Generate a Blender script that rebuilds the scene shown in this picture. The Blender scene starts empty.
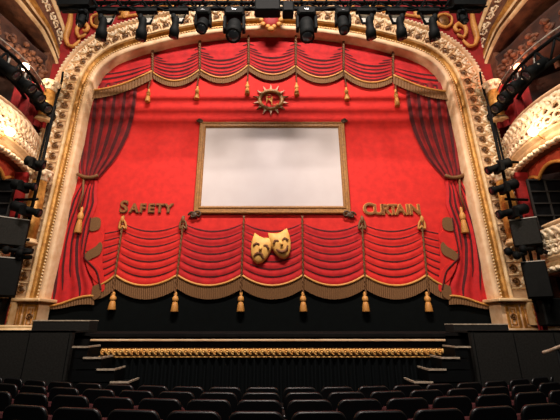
import bpy, bmesh, math, random
from mathutils import Vector, Matrix
random.seed(7)
scene = bpy.context.scene
COL = scene.collection
# ------------------------------------------------------------------ camera
F = 350.0; CX = 271.5; CY = 210.0; TH = math.radians(18.2); EYE = 1.4
cam_d = bpy.data.cameras.new('camera'); cam = bpy.data.objects.new('camera', cam_d); COL.objects.link(cam)
cam.location = (0, 0, EYE); cam.rotation_euler = (math.pi/2 + TH, 0, 0)
cam_d.sensor_width = 36; cam_d.lens = F/560*36; cam_d.shift_x = (280-CX)/560
cam_d.clip_start = .05; cam_d.clip_end = 200
scene.camera = cam
# ------------------------------------------------------------------ world, lights, exposure
w = bpy.data.worlds.new('world'); scene.world = w; w.use_nodes = True
w.node_tree.nodes['Background'].inputs[0].default_value = (.55, .8, 1, 1)
w.node_tree.nodes['Background'].inputs[1].default_value = .012
scene.view_settings.view_transform = 'Standard'; scene.view_settings.look = 'None'
scene.view_settings.exposure = -0.25; scene.view_settings.gamma = 1
try: scene.view_settings.use_curve_mapping = False
except Exception: pass
WARM = (1, .80, .60)
def spot(name, loc, tgt, energy, size, blend, radius, color=WARM):
    d = bpy.data.lights.new(name, 'SPOT'); o = bpy.data.objects.new(name, d); COL.objects.link(o)
    o.location = loc; o.rotation_euler = (Vector(tgt)-Vector(loc)).to_track_quat('-Z', 'Y').to_euler()
    d.energy = energy; d.spot_size = math.radians(size); d.spot_blend = blend; d.shadow_soft_size = radius; d.color = color
    return o
def point(name, loc, energy, radius=.08, color=WARM):
    d = bpy.data.lights.new(name, 'POINT'); o = bpy.data.objects.new(name, d); COL.objects.link(o)
    o.location = loc; d.energy = energy; d.shadow_soft_size = radius; d.color = color
    return o
def strip(name, loc, tgt, energy, sx, sy, spread, color=WARM):
    d = bpy.data.lights.new(name, 'AREA'); o = bpy.data.objects.new(name, d); COL.objects.link(o)
    o.location = loc; o.rotation_euler = (Vector(tgt)-Vector(loc)).to_track_quat('-Z', 'Y').to_euler()
    d.shape = 'RECTANGLE'; d.size = sx; d.size_y = sy; d.spread = math.radians(spread); d.energy = energy; d.color = color
COOL = (1, .86, .77)
strip('bridge_batten', (0, 0.0, 16.5), (0, 9.6, 5.0), 1330, 7.0, .45, 95, COOL)
spot('circle_flood', (-4.5, -5, 6.5), (0.8, 9.6, 3.9), 560, 54, .6, .6, COOL)
spot('circle_flood', (4.5, -5, 6.5), (-0.8, 9.6, 3.9), 560, 54, .6, .6, COOL)
spot('side_flood', (3.5, 0.5, 8.0), (-7.0, 8.6, 6.2), 2800, 66, .8, .3)
spot('side_flood', (-3.5, 0.5, 8.0), (7.0, 8.6, 6.2), 2800, 66, .8, .3)

# ------------------------------------------------------------------ helpers
def ray(px, py):
    q = (px-CX)/F; r = (CY-py)/F
    return Vector((q, math.cos(TH)-r*math.sin(TH), math.sin(TH)+r*math.cos(TH)))
def B(px, py, Y):                       # photo point on the upright plane Y metres ahead
    d = ray(px, py); t = Y/d.y
    return Vector((d.x*t, Y, EYE+d.z*t))
def BW(px, py, a, b):                   # photo point on an upright wall through plan points a, b
    d = ray(px, py); n = Vector((b[1]-a[1], -(b[0]-a[0])))
    t = (n.x*a[0]+n.y*a[1])/(n.x*d.x+n.y*d.y)
    return Vector((d.x*t, d.y*t, EYE+d.z*t))
def PX(p):
    H = p[2]-EYE; z = p[1]*math.cos(TH)+H*math.sin(TH); u = -p[1]*math.sin(TH)+H*math.cos(TH)
    return CX+F*p[0]/z, CY-F*u/z
def lin(c): return tuple(((v/255)/12.92 if v/255 <= .04045 else ((v/255+.055)/1.055)**2.4) for v in c)+(1,)
def mat(name, c, c2=None, rough=.6, metal=0, scale=8, bump=0, bscale=40, emit=0, detail=4, stripe=None):
    m = bpy.data.materials.new(name); m.use_nodes = True; nt = m.node_tree; b = nt.nodes['Principled BSDF']
    b.inputs['Roughness'].default_value = rough; b.inputs['Metallic'].default_value = metal
    tc = nt.nodes.new('ShaderNodeTexCoord')
    c = lin(c); c2 = lin(c2) if c2 else tuple(v*.8 for v in c[:3])+(1,)
    if stripe:
        n = nt.nodes.new('ShaderNodeTexWave'); n.inputs['Scale'].default_value = stripe; n.inputs['Distortion'].default_value = 1.5; n.bands_direction = 'X'
        fac = n.outputs['Fac']
    else:
        n = nt.nodes.new('ShaderNodeTexNoise'); n.inputs['Scale'].default_value = scale; n.inputs['Detail'].default_value = detail
        fac = n.outputs['Fac']
    nt.links.new(tc.outputs['Object'], n.inputs['Vector'])
    cr = nt.nodes.new('ShaderNodeValToRGB'); cr.color_ramp.elements[0].position = .35; cr.color_ramp.elements[1].position = .65
    cr.color_ramp.elements[0].color = c2; cr.color_ramp.elements[1].color = c
    nt.links.new(fac, cr.inputs['Fac']); nt.links.new(cr.outputs['Color'], b.inputs['Base Color'])
    if bump:
        n2 = nt.nodes.new('ShaderNodeTexNoise'); n2.inputs['Scale'].default_value = bscale; n2.inputs['Detail'].default_value = 5
        nt.links.new(tc.outputs['Object'], n2.inputs['Vector'])
        bp = nt.nodes.new('ShaderNodeBump'); bp.inputs['Strength'].default_value = bump; bp.inputs['Distance'].default_value = .03
        nt.links.new(n2.outputs['Fac'], bp.inputs['Height']); nt.links.new(bp.outputs['Normal'], b.inputs['Normal'])
    if name.startswith(('black', 'dark carpet', 'charcoal')): b.inputs['Specular IOR Level'].default_value = .12
    if emit:
        b.inputs['Emission Color'].default_value = c; b.inputs['Emission Strength'].default_value = emit
    return m
M = dict(
 red=mat('scarlet curtain cloth', (212, 34, 26), (194, 26, 20), rough=.85, scale=5, bump=.12, bscale=120),
 crim=mat('crimson painted cloth', (196, 24, 27), (172, 17, 23), rough=.85, scale=6, bump=.1, bscale=120),
 dred=mat('deep crimson drape', (148, 12, 18), (108, 7, 12), rough=.85, scale=4, bump=.1, bscale=100),
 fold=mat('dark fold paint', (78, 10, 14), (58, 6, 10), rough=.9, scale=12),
 fringe=mat('olive bullion fringe', (134, 92, 50), (84, 56, 28), rough=.8, stripe=22),
 trimgold=mat('gold braid', (226, 164, 84), (180, 120, 52), rough=.55, scale=60),
 rope=mat('bronze rope', (132, 88, 46), (84, 54, 26), rough=.6, scale=70),
 tassel=mat('gold tassel thread', (214, 152, 72), (156, 100, 42), rough=.6, stripe=30),
 mask=mat('mask gold', (244, 192, 104), (232, 172, 84), rough=.6, scale=10),
 maskdk=mat('mask features', (120, 70, 30), rough=.7),
 letter=mat('bronze lettering', (150, 92, 40), (110, 64, 28), rough=.5, scale=30),
 letterlt=mat('light gold lettering edge', (240, 186, 104), rough=.5, scale=30),
 screen=mat('white screen', (202, 194, 194), (198, 189, 189), rough=.75, scale=2),
 sframe=mat('antique gold frame', (168, 118, 58), (132, 88, 40), rough=.45, scale=20, bump=.2, bscale=60),
 scroll=mat('dark bronze scrollwork', (70, 44, 20), rough=.5, scale=30),
 hem=mat('black hem cloth', (6, 10, 10), (4, 7, 7), rough=.95, scale=6),
 cream=mat('cream plaster', (236, 206, 160), (214, 178, 126), rough=.55, scale=7, bump=.15, bscale=30),
 peach=mat('peach plaster', (236, 204, 166), (220, 180, 136), rough=.55, scale=5, bump=.08, bscale=40),
 ivory=mat('ivory relief', (250, 234, 204), (226, 200, 160), rough=.5, scale=18, bump=.25, bscale=45),
 gilt=mat('gilded plaster', (206, 154, 78), (160, 108, 44), rough=.38, metal=.35, scale=9, bump=.2, bscale=50),
 dgilt=mat('dark old gilding and crevice shade', (136, 92, 44), (92, 58, 24), rough=.45, metal=.3, scale=14, bump=.2, bscale=60),
 eye=mat('dark bronze paint', (88, 56, 26), rough=.6, scale=20),
 wred=mat('crimson wall paint', (158, 26, 24), (134, 18, 18), rough=.7, scale=4),
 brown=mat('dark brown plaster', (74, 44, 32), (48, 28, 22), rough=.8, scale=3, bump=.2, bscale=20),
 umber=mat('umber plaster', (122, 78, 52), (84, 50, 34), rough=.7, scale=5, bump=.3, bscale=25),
 black=mat('black painted metal', (8, 12, 13), (5, 8, 9), rough=.7, scale=10),
 glass=mat('lens glass', (40, 46, 52), rough=.12, scale=3),
 steel=mat('worn steel', (170, 166, 156), rough=.4, metal=.0, scale=14),
 grille=mat('speaker grille cloth', (36, 34, 32), (28, 27, 25), rough=.85, scale=60),
 cabinet=mat('black cabinet', (13, 15, 15), (8, 10, 10), rough=.6, scale=9),
 stage=mat('black stage boards', (20, 19, 18), (14, 13, 13), rough=.7, scale=5, bump=.1, bscale=14),
 fascia=mat('black stage front', (7, 10, 11), (5, 7, 8), rough=.7, scale=5),
 panel=mat('charcoal carpeted panel', (38, 38, 36), (30, 30, 28), rough=.9, scale=30, bump=.15, bscale=150),
 nosing=mat('worn pale edge', (206, 190, 168), (160, 144, 124), rough=.5, scale=20),
 brass=mat('brass rail', (255, 206, 124), (240, 172, 88), rough=.4, metal=.0, scale=14),
 drape=mat('black pit drape', (7, 12, 14), (3, 6, 7), rough=.8, stripe=6),
 seat=mat('dark seat shell', (10, 14, 17), (7, 10, 12), rough=.38, scale=18),
 seatfab=mat('red seat velvet', (70, 13, 18), (52, 9, 13), rough=.85, scale=30),
 carpet=mat('dark carpet', (20, 11, 11), (14, 8, 8), rough=.95, scale=20),
 lamp=mat('lit lamp globe', (255, 226, 190), rough=.4, emit=14),
 lampred=mat('lit lamp shade', (255, 150, 110), rough=.4, emit=5),
 black2=mat('black gloss frame', (18, 20, 22), (12, 13, 14), rough=.3, scale=5),
 salmon=mat('salmon pelmet cloth', (214, 92, 62), (180, 64, 44), rough=.8, scale=8, bump=.15, bscale=30),
)
class MB:
    def __init__(s): s.v = []; s.f = []; s.m = []; s.s = []; s.mats = []; s.cur = 0
    def use(s, m):
        if m not in s.mats: s.mats.append(m)
        s.cur = s.mats.index(m); return s
    def face(s, idx, smooth=False): s.f.append(idx); s.m.append(s.cur); s.s.append(smooth)
    def add(s, vs): n = len(s.v); s.v += [Vector(p) for p in vs]; return n
    def box(s, c, size, R=None, bev=0):
        x, y, z = size[0]/2, size[1]/2, size[2]/2; c = Vector(c)
        if bev <= 0:
            pts = [Vector((a*x, b*y, d*z)) for a in (-1, 1) for b in (-1, 1) for d in (-1, 1)]
            if R: pts = [R @ p for p in pts]
            n = s.add([c+p for p in pts])
            for q in ((0, 1, 3, 2), (4, 6, 7, 5), (0, 4, 5, 1), (2, 3, 7, 6), (0, 2, 6, 4), (1, 5, 7, 3)): s.face([n+i for i in q])
        else:
            r = min(bev, x*.9, z*.9, y*.9)
            rings = [(-y, r), (-y+r, 0), (y-r, 0), (y, r)]; base = []
            for yy, i in rings:
                a, b = x-i, z-i; k = r*.8
                loop = [(-a+k, -b), (a-k, -b), (a, -b+k), (a, b-k), (a-k, b), (-a+k, b), (-a, b-k), (-a, -b+k)]
                pts = [Vector((p[0], yy, p[1])) for p in loop]
                if R: pts = [R @ p for p in pts]
                base.append(s.add([c+p for p in pts]))
            for j in range(3):
                for i in range(8): s.face([base[j]+i, base[j]+(i+1) % 8, base[j+1]+(i+1) % 8, base[j+1]+i])
            s.face([base[0]+i for i in range(7, -1, -1)]); s.face([base[3]+i for i in range(8)])
        return s
    def tube(s, pts, r, seg=8, closed=False, cap=True):
        pts = [Vector(p) for p in pts]; n = len(pts); rr = r if isinstance(r, (list, tuple)) else [r]*n; base = []
        up = Vector((.13, .31, .94)).normalized()
        for i, p in enumerate(pts):
            a = pts[(i-1) % n] if (closed or i > 0) else p; b = pts[(i+1) % n] if (closed or i < n-1) else p
            t = (b-a).normalized()
            u = t.cross(up)
            if u.length < .05: u = t.cross(Vector((1, 0, 0)))
            u.normalize(); v = t.cross(u)
            base.append(s.add([p+(u*math.cos(k*2*math.pi/seg)+v*math.sin(k*2*math.pi/seg))*rr[i] for k in range(seg)]))
        for i in range(n if closed else n-1):
            j = (i+1) % n
            for k in range(seg): s.face([base[i]+k, base[i]+(k+1) % seg, base[j]+(k+1) % seg, base[j]+k], True)
        if cap and not closed:
            s.face([base[0]+k for k in range(seg-1, -1, -1)]); s.face([base[-1]+k for k in range(seg)])
        return s
    def lathe(s, prof, Mx, seg=14):     # prof: (radius, height) about local z
        base = []
        for r, z in prof: base.append(s.add([Mx @ Vector((r*math.cos(k*2*math.pi/seg), r*math.sin(k*2*math.pi/seg), z)) for k in range(seg)]))
        for i in range(len(prof)-1):
            for k in range(seg): s.face([base[i]+k, base[i]+(k+1) % seg, base[i+1]+(k+1) % seg, base[i+1]+k], True)
        s.face([base[0]+k for k in range(seg-1, -1, -1)]); s.face([base[-1]+k for k in range(seg)])
        return s
    def blob(s, c, r, R=None, seg=8, rings=5):
        c = Vector(c); base = []
        for j in range(rings+1):
            a = -math.pi/2+math.pi*j/rings
            ring = [Vector((r[0]*math.cos(a)*math.cos(k*2*math.pi/seg), r[1]*math.cos(a)*math.sin(k*2*math.pi/seg), r[2]*math.sin(a))) for k in range(seg)]
            base.append(s.add([c+(R @ p if R else p) for p in ring]))
        for j in range(rings):
            for k in range(seg): s.face([base[j]+k, base[j]+(k+1) % seg, base[j+1]+(k+1) % seg, base[j+1]+k], True)
        return s
    def grid(s, fn, nu, nv, smooth=True, flip=False):
        n = s.add([fn(i/nu, j/nv) for j in range(nv+1) for i in range(nu+1)])
        for j in range(nv):
            for i in range(nu):
                a = n+j*(nu+1)+i; q = [a, a+1, a+nu+2, a+nu+1]
                s.face(q[::-1] if flip else q, smooth)
        return s
    def plate(s, pts, off):             # polygon of points given a thickness vector
        n = len(pts); off = Vector(off); a = s.add(pts); b = s.add([Vector(p)+off for p in pts])
        s.face([a+i for i in range(n-1, -1, -1)]); s.face([b+i for i in range(n)])
        for i in range(n): s.face([a+i, a+(i+1) % n, b+(i+1) % n, b+i])
        return s
    def sweep(s, rows, closed=False, smooth=True):    # rows of matching point lists
        nn = len(rows[0]); base = [s.add(r) for r in rows]
        for i in range(len(rows)-1):
            for k in range(nn if closed else nn-1): s.face([base[i]+k, base[i]+(k+1) % nn, base[i+1]+(k+1) % nn, base[i+1]+k], smooth)
        return s
    def build(s, name, m=None, parent=None, local=False):
        me = bpy.data.meshes.new(name); o = bpy.data.objects.new(name, me); COL.objects.link(o)
        off = Vector((0, 0, 0))
        if parent and not local:
            p = parent
            while p: off += p.location; p = p.parent
        me.from_pydata([tuple(p-off) for p in s.v], [], s.f)
        ms = s.mats if s.mats else [m]
        for x in ms: me.materials.append(M[x] if isinstance(x, str) else x)
        me.polygons.foreach_set('material_index', s.m); me.polygons.foreach_set('use_smooth', s.s)
        bm = bmesh.new(); bm.from_mesh(me); bmesh.ops.recalc_face_normals(bm, faces=bm.faces); bm.to_mesh(me); bm.free()
        me.update()
        if parent: o.parent = parent
        return o
def tag(o, label=None, cat=None, group=None, kind=None):
    for k, v in (('label', label), ('category', cat), ('group', group), ('kind', kind)):
        if v: o[k] = v
    return o
def thing(name, label, cat, loc=(0, 0, 0), group=None):
    o = bpy.data.objects.new(name, None); COL.objects.link(o); o.location = loc; o.empty_display_size = .2
    return tag(o, label, cat, group)
def copy_tree(o, parent=None):
    c = o.copy(); COL.objects.link(c)
    if parent: c.parent = parent
    for ch in list(o.children): copy_tree(ch, c)
    return c
def smooth_path(pts, per=6):
    pts = [Vector(p) for p in pts]; out = []
    for i in range(len(pts)-1):
        p0 = pts[max(i-1, 0)]; p1 = pts[i]; p2 = pts[i+1]; p3 = pts[min(i+2, len(pts)-1)]
        for k in range(per):
            t = k/per
            out.append(.5*((2*p1)+(p2-p0)*t+(2*p0-5*p1+4*p2-p3)*t*t+(3*p1-p0-3*p2+p3)*t**3))
    out.append(pts[-1]); return out
def resample(pts, step):
    out = [pts[0].copy()]; acc = 0
    for a, b in zip(pts, pts[1:]):
        L = (b-a).length
        while acc+L >= step:
            t = (step-acc)/L; a = a.lerp(b, t); out.append(a.copy()); L = (b-a).length; acc = 0
        acc += L
    return out
def basis(x, y, z, o=(0, 0, 0)):
    m = Matrix.Identity(4)
    for i, a in enumerate((x, y, z, o)):
        for k in range(3): m[k][i] = a[k]
    return m
def lerp(a, b, t): return a+(b-a)*t

STAGE_Z = EYE-.15; CY_ = 9.6
# ------------------------------------------------------------------ setting: floors and walls
def fl(Y): return 0.005-.065*Y
g = MB(); g.use('carpet'); RC = 11.5
def bowl(x, y): return fl(y-(RC-math.sqrt(RC*RC-x*x)))
g.grid(lambda u, v: (lerp(-9.5, 9.5, u), lerp(-1.5, 7.9, v), bowl(lerp(-9.5, 9.5, u), lerp(-1.5, 7.9, v))), 48, 12)
tag(g.build('floor'), kind='structure')
g = MB(); g.box((0, 9.0, STAGE_Z-.06), (12.6, 2.6, .12)); g.box((0, 7.74, STAGE_Z-.9), (12.6, .08, 1.68))
tag(g.build('stage', 'stage'), kind='structure')
# upper wall above the arch, with the curved opening
FY = 9.54
half = [(305, 219.5), (297, 217.5), (250, 208), (210, 199.5), (155, 188), (105, 177.5), (87, 172.5), (72, 163.5), (61, 146), (54, 124), (45, 87), (38.5, 42), (36, 0)]
hw = []
for y, h in half:
    p = B(CX-h, y, FY); hw.append(Vector((p.x, FY, p.z)))
hw = smooth_path(hw, 5)
full = hw + [Vector((-p.x, p.y, p.z)) for p in reversed(hw[:-1])]
ARC = resample(full, .16)
if (ARC[-1]-full[-1]).length > .05: ARC.append(full[-1])
for _ in range(6):
    ARC = [ARC[0]]+[(ARC[i-1]+ARC[i]*2+ARC[i+1])/4 for i in range(1, len(ARC)-1)]+[ARC[-1]]
for p_ in ARC: p_.x -= .055
def normals(path):
    out = []
    for i in range(len(path)):
        t = (path[min(i+1, len(path)-1)]-path[max(i-1, 0)]).normalized(); out.append(Vector((-t.z, 0, t.x)))
    # smooth
    for _ in range(3):
        out = [(out[max(i-1, 0)]+out[i]*2+out[min(i+1, len(out)-1)]).normalized() for i in range(len(out))]
    return out
NRM = normals(ARC)
def arc_at(i, off, y): p = ARC[i]+NRM[i]*off; return Vector((p.x, y, p.z))
ZB = B(CX, 299, 9.2).z
def sw(name, prof, m, parent, lo=0):
    g = MB(); g.use(m)
    rows = []
    for i in range(len(ARC)):
        r = [arc_at(i, o, y) for o, y in prof]
        for p in r: p.z = max(p.z, ZB)
        rows.append(r)
    g.sweep(rows); return g.build(name, parent=parent)
g = MB(); g.use('wred')
rows = []
for i in range(len(ARC)):
    a = arc_at(i, .9, 9.34); n = NRM[i]
    k = min((9.5-abs(a.x))/abs(n.x) if abs(n.x) > .05 else 99, (15-a.z)/n.z if n.z > .05 else 99)
    b = a+n*max(k, .1); rows.append([a, b])
g.sweep(rows, smooth=False)
tag(g.build('wall_front'), kind='structure')
g = MB(); g.use('brown')
g.grid(lambda u, v: (lerp(-10, 10, u), lerp(-7, 9.9, v), 18.0), 2, 2)
tag(g.build('ceiling'), kind='structure')
# ------------------------------------------------------------------ proscenium arch
pros = thing('proscenium_arch', 'cream and gilt proscenium arch with carved border framing the red safety curtain', 'arch', (0, 9.3, ZB))
sw('reveal', [(0, 9.58), (.006, 9.26), (.03, 9.225), (.14, 9.2), (.155, 9.24)], 'peach', pros)
sw('cove_molding', [(.155, 9.25), (.17, 9.2), (.21, 9.19), (.225, 9.23), (.27, 9.30), (.33, 9.28), (.37, 9.21)], 'gilt', pros)
sw('fillet', [(.37, 9.21), (.375, 9.14), (.43, 9.13), (.44, 9.2)], 'cream', pros)
sw('carved_band', [(.44, 9.2), (.46, 9.21), (1.0, 9.2), (1.02, 9.2)], 'peach', pros)
sw('outer_molding', [(1.02, 9.2), (1.03, 9.12), (1.07, 9.09), (1.12, 9.12), (1.14, 9.34)], 'peach', pros)
cen = resample([arc_at(i, .72, 9.19) for i in range(len(ARC))], .345)
cen = [p for p in cen if p.z > ZB+.15]
for i in range(len(cen)):
    t = (cen[min(i+1, len(cen)-1)]-cen[max(i-1, 0)]).normalized(); n = Vector((-t.z, 0, t.x)); yv = Vector((0, -1, 0))
    R = basis(t, n, yv).to_3x3(); c = cen[i]; g = MB()
    pr = [c+n*-.12+R @ Vector((.085*math.cos(a), .085*math.sin(a), .03)) for a in [math.radians(q) for q in range(-30, 271, 30)]]
    g.use('dgilt').tube(pr, [.014]+[.026]*(len(pr)-2)+[.014], 6)
    g.use('eye').blob(c+n*-.12+yv*.012, (.055, .055, .018), R, 7, 4)
    g.use('ivory')
    for k in (-1, 0, 1):
        d = (n+t*k*.95).normalized(); Rl = basis(d, yv.cross(d), yv).to_3x3()
        g.blob(c+n*.03+d*.11+yv*.02, (.12, .04, .055), Rl, 7, 4)
    for k in (-1, 1): g.blob(c+n*.23+t*k*.13, (.05, .05, .045), R, 7, 4)
    g.blob(c+n*.0+t*.13, (.045, .045, .045), R, 6, 4)
    g.use('cream'); q = c+t*.172
    g.tube([q+n*-.25+yv*.01, q+n*-.1+yv*.03, q+n*.1+yv*.02, q+n*.27+yv*.02], [.012, .022, .014, .018], 5)
    g.build('carved_scroll', parent=pros)
bd = MB(); bd.use('cream')
for p in resample([arc_at(i, .163, 9.20) for i in range(len(ARC))], .085):
    if p.z > ZB+.03: bd.blob(p, (.03, .03, .03), None, 6, 4)
bd.build('bead_molding', parent=pros)
eg = MB(); eg.use('ivory')
for p in resample([arc_at(i, 1.08, 9.09) for i in range(len(ARC))], .13):
    if p.z > ZB+.05: eg.blob(p, (.036, .03, .036), None, 6, 4)
eg.build('edge_leaves', parent=pros)
# crest at the crown
cr = MB(); tp = B(271, 21, 9.05); cr.use('wred').blob(tp, (.28, .1, .26), None, 10, 6)
cr.use('trimgold')
for k in range(10):
    a = math.pi*2*k/10; cr.blob(tp+Vector((.32*math.cos(a), -.04, .3*math.sin(a))), (.09, .07, .09), None, 7, 5)
cr.blob(tp+Vector((0, -.02, -.36)), (.14, .08, .1), None, 8, 5)
cr.build('crest', parent=pros)
# pedestals
for s in (-1, 1):
    side = 'left' if s < 0 else 'right'
    xi = B(39, 299, 8.9).x
    x0 = abs(xi)-.05; x1 = x0+1.62
    pd = thing('proscenium_pedestal', f'gilt panelled pedestal under the {side} foot of the proscenium arch', 'pedestal', (s*(x0+x1)/2, 9.15, STAGE_Z))
    cxm = s*(x0+x1)/2-.055
    g = MB(); g.use('peach'); hh = ZB-STAGE_Z
    g.box((cxm, 9.25, STAGE_Z+(hh-.12)/2), (x1-x0-.1, .5, hh-.12)); g.box((cxm, 9.22, STAGE_Z+.04), (x1-x0-.02, .6, .08))
    g.build('body', parent=pd)
    g = MB(); g.use('cream'); g.box((cxm, 9.2, ZB-.04), (x1-x0+.14, .78, .08), bev=.02); g.use('dgilt'); g.box((cxm, 9.22, ZB-.1), (x1-x0, .64, .05))
    g.build('cornice', parent=pd)
    for (a, b) in ((.12, .38), (.5, 1.16)):
        pc = s*(x0+(a+b)/2); wd = b-a; zc = STAGE_Z+(hh-.08)/2; ht = hh-.26
        pm = MB(); pm.use('gilt')
        for k in (-1, 1):
            pm.box((pc+k*wd/2, 8.99, zc), (.05, .05, ht+.05)); pm.box((pc, 8.99, zc+k*ht/2), (wd, .05, .05))
        pm.use('trimgold')
        for k in (-1, 1):
            pm.box((pc+k*(wd/2-.08), 8.99, zc), (.02, .03, ht-.14)); pm.box((pc, 8.99, zc+k*(ht/2-.08)), (wd-.14, .03, .02))
        po = pm.build('panel_molding', parent=pd)
        ro = MB(); ro.use('dgilt'); rr = min(wd, ht)*.24
        ro.tube([Vector((pc+rr*math.cos(q), 8.98, zc+rr*math.sin(q))) for q in [k*math.pi/6 for k in range(12)]], rr*.3, 6, True)
        ro.blob((pc, 8.98, zc), (rr*.45, .05, rr*.45)); ro.build('rosette', parent=po)
# spandrel gilt scrolls above the arch corners
def spandrel(s):
    side = 'left' if s < 0 else 'right'
    X = lambda px: (px if s < 0 else 2*CX-px)
    b0 = B(X(90), 30, 9.3)
    th = thing('spandrel_ornament', f'gilt scroll cartouche on the crimson spandrel above the {side} shoulder of the arch', 'ornament', b0)
    g = MB(); g.use('trimgold')
    def tr(pts, r): ps_ = smooth_path([B(X(a), b, 9.26) for a, b in pts], 5); nn_ = len(ps_)-1; g.tube(ps_, [r*(.45+.75*math.sin(math.pi*(.12+.8*i_/nn_))) for i_ in range(nn_+1)], 7)
    tr([(71, 12), (70, 22), (68, 30), (66, 38), (68, 45)], .085)
    tr([(68, 45), (74, 46), (80, 40)], .05)
    g.build('border', parent=th)
    g = MB(); g.use('trimgold')
    tr([(80, 38), (77, 33), (78, 27), (84, 24), (88, 27), (86, 31), (83, 30)], .062)
    tr([(78, 37), (83, 36), (86, 34)], .04)
    g.build('scroll', parent=th)
    g = MB(); g.use('trimgold')
    tr([(92, 16), (98, 14), (105, 16), (107, 21), (103, 25), (97, 27), (92, 24), (91, 19), (92, 16)], .045)
    tr([(107, 21), (112, 16), (118, 12), (126, 10)], .04)
    g.use('dgilt'); c = B(X(99), 20.5, 9.3); g.blob(c, (.2, .05, .25))
    g.build('cartouche', parent=th)
spandrel(-1); spandrel(1)
# gilt straps across the crimson frieze above the crown
fr = thing('frieze_molding', 'gilt double molding across the crimson frieze behind the lighting truss', 'molding', B(271, 5, 9.3))
for yy, r in ((14.5, .05), (8.5, .04)):
    g = MB(); g.use('trimgold')
    pts = []
    for k in range(41):
        px = lerp(118, 425, k/40); u = (px-271.5)/153
        pts.append(B(px, yy-9+ (u*u)*12, 9.3))
    g.tube(pts, r, 6); g.build('strap', parent=fr)
for k in range(14):
    px = lerp(125, 418, k/13); u = (px-271.5)/153
    g = MB(); g.use('trimgold'); c = B(px, 2.5+u*u*12, 9.28); g.blob(c, (.16, .06, .2)); g.build('rosette', parent=fr)
# ------------------------------------------------------------------ safety curtain
sc = thing('safety_curtain', 'red theatre safety curtain painted with swags, tassels, framed white screen and masks', 'curtain', (0, CY_, STAGE_Z))
def C(px, py, off=0): p = B(px, py, CY_); p.y = CY_-off; return p
g = MB(); g.box((0, CY_+.04, (STAGE_Z+11.4)/2), (12.3, .07, 11.4-STAGE_Z)); g.build('cloth', 'red', sc)
g = MB(); a = C(20, 289); b = C(2*CX-20, 289); g.box((0, CY_-.002, (STAGE_Z+a.z)/2), (b.x-a.x, .03, a.z-STAGE_Z)); g.build('black_hem', 'hem', sc)
def patch(name, fn, nu, nv, m, nf, amp=.03, base=.02, lines=(), lw=.02, along='v', parent=sc, taper=True, phase=0):
    """relief patch: fn(u,v)->(px,py); folds run along u ('h') or along v ('v'); lines = parameters of the dark creases"""
    g = MB(); g.use(m)
    def off(u, v):
        q = v if along == 'h' else u
        return base+amp*(.5-.5*math.cos(2*math.pi*(q*nf+phase)))
    def P(u, v, e=0):
        x, y = fn(u, v); return C(x, y, off(u, v)+e)
    g.grid(P, nu, nv)
    g.use('fold')
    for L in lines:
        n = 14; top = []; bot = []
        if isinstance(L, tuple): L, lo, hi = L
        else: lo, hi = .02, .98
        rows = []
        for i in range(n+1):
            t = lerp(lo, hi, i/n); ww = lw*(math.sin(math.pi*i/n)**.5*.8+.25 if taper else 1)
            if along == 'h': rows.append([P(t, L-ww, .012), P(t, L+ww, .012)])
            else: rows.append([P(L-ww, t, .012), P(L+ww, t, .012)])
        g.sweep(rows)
    return g.build(name, parent=parent)
def fringe(fn, hgt, n, parent, base=.05, name='fringe'):
    """fn(u)->(px,py) of the braid line; hangs straight down by hgt pixels"""
    g = MB(); g.use('fringe')
    def P(u, v):
        x, y = fn(u); h_ = hgt(u) if callable(hgt) else hgt
        return C(x, y+h_*v, base+(.018 if int(round(u*n)) % 2 else 0)+.012*v)
    g.grid(P, n, 2, False)
    f = g.build(name, parent=parent)
    t = MB(); t.use('trimgold'); t.tube([C(*fn(i/20), base+.02) for i in range(21)], .032, 6); t.build('braid', parent=parent)
    return f
def tassel(px, py0, py1, w_, parent=sc):
    """knot and skirt of a hanging tassel"""
    a = C(px, py0, .1); b = C(px, py1, .1); L = a.z-b.z; r = w_
    Mx = Matrix.Translation(b)
    o = MB().use('tassel').lathe([(r*.95, 0), (r*1.0, L*.03), (r*.8, L*.3), (r*.55, L*.5)], Mx, 12).build('tassel', parent=parent)
    MB().use('trimgold').lathe([(r*.5, L*.48), (r*.75, L*.55), (r*.8, L*.66), (r*.55, L*.76), (r*.3, L*.8), (r*.42, L*.88), (r*.3, L*.97), (r*.1, L)], Mx, 12).build('tassel_knot', parent=o)
    return o
def rope(x0, y0, x1, y1, r=.03):
    g = MB(); g.use('rope'); n = 40; ps = [C(lerp(x0, x1, i/n), lerp(y0, y1, i/n), .11) for i in range(n+1)]
    for ph in (0, math.pi):
        g.tube([p+Vector((math.cos(i*1.3+ph), math.sin(i*1.3+ph), 0))*r*.55 for i, p in enumerate(ps)], r*.62, 5)
    return g.build('rope', parent=sc)
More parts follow.
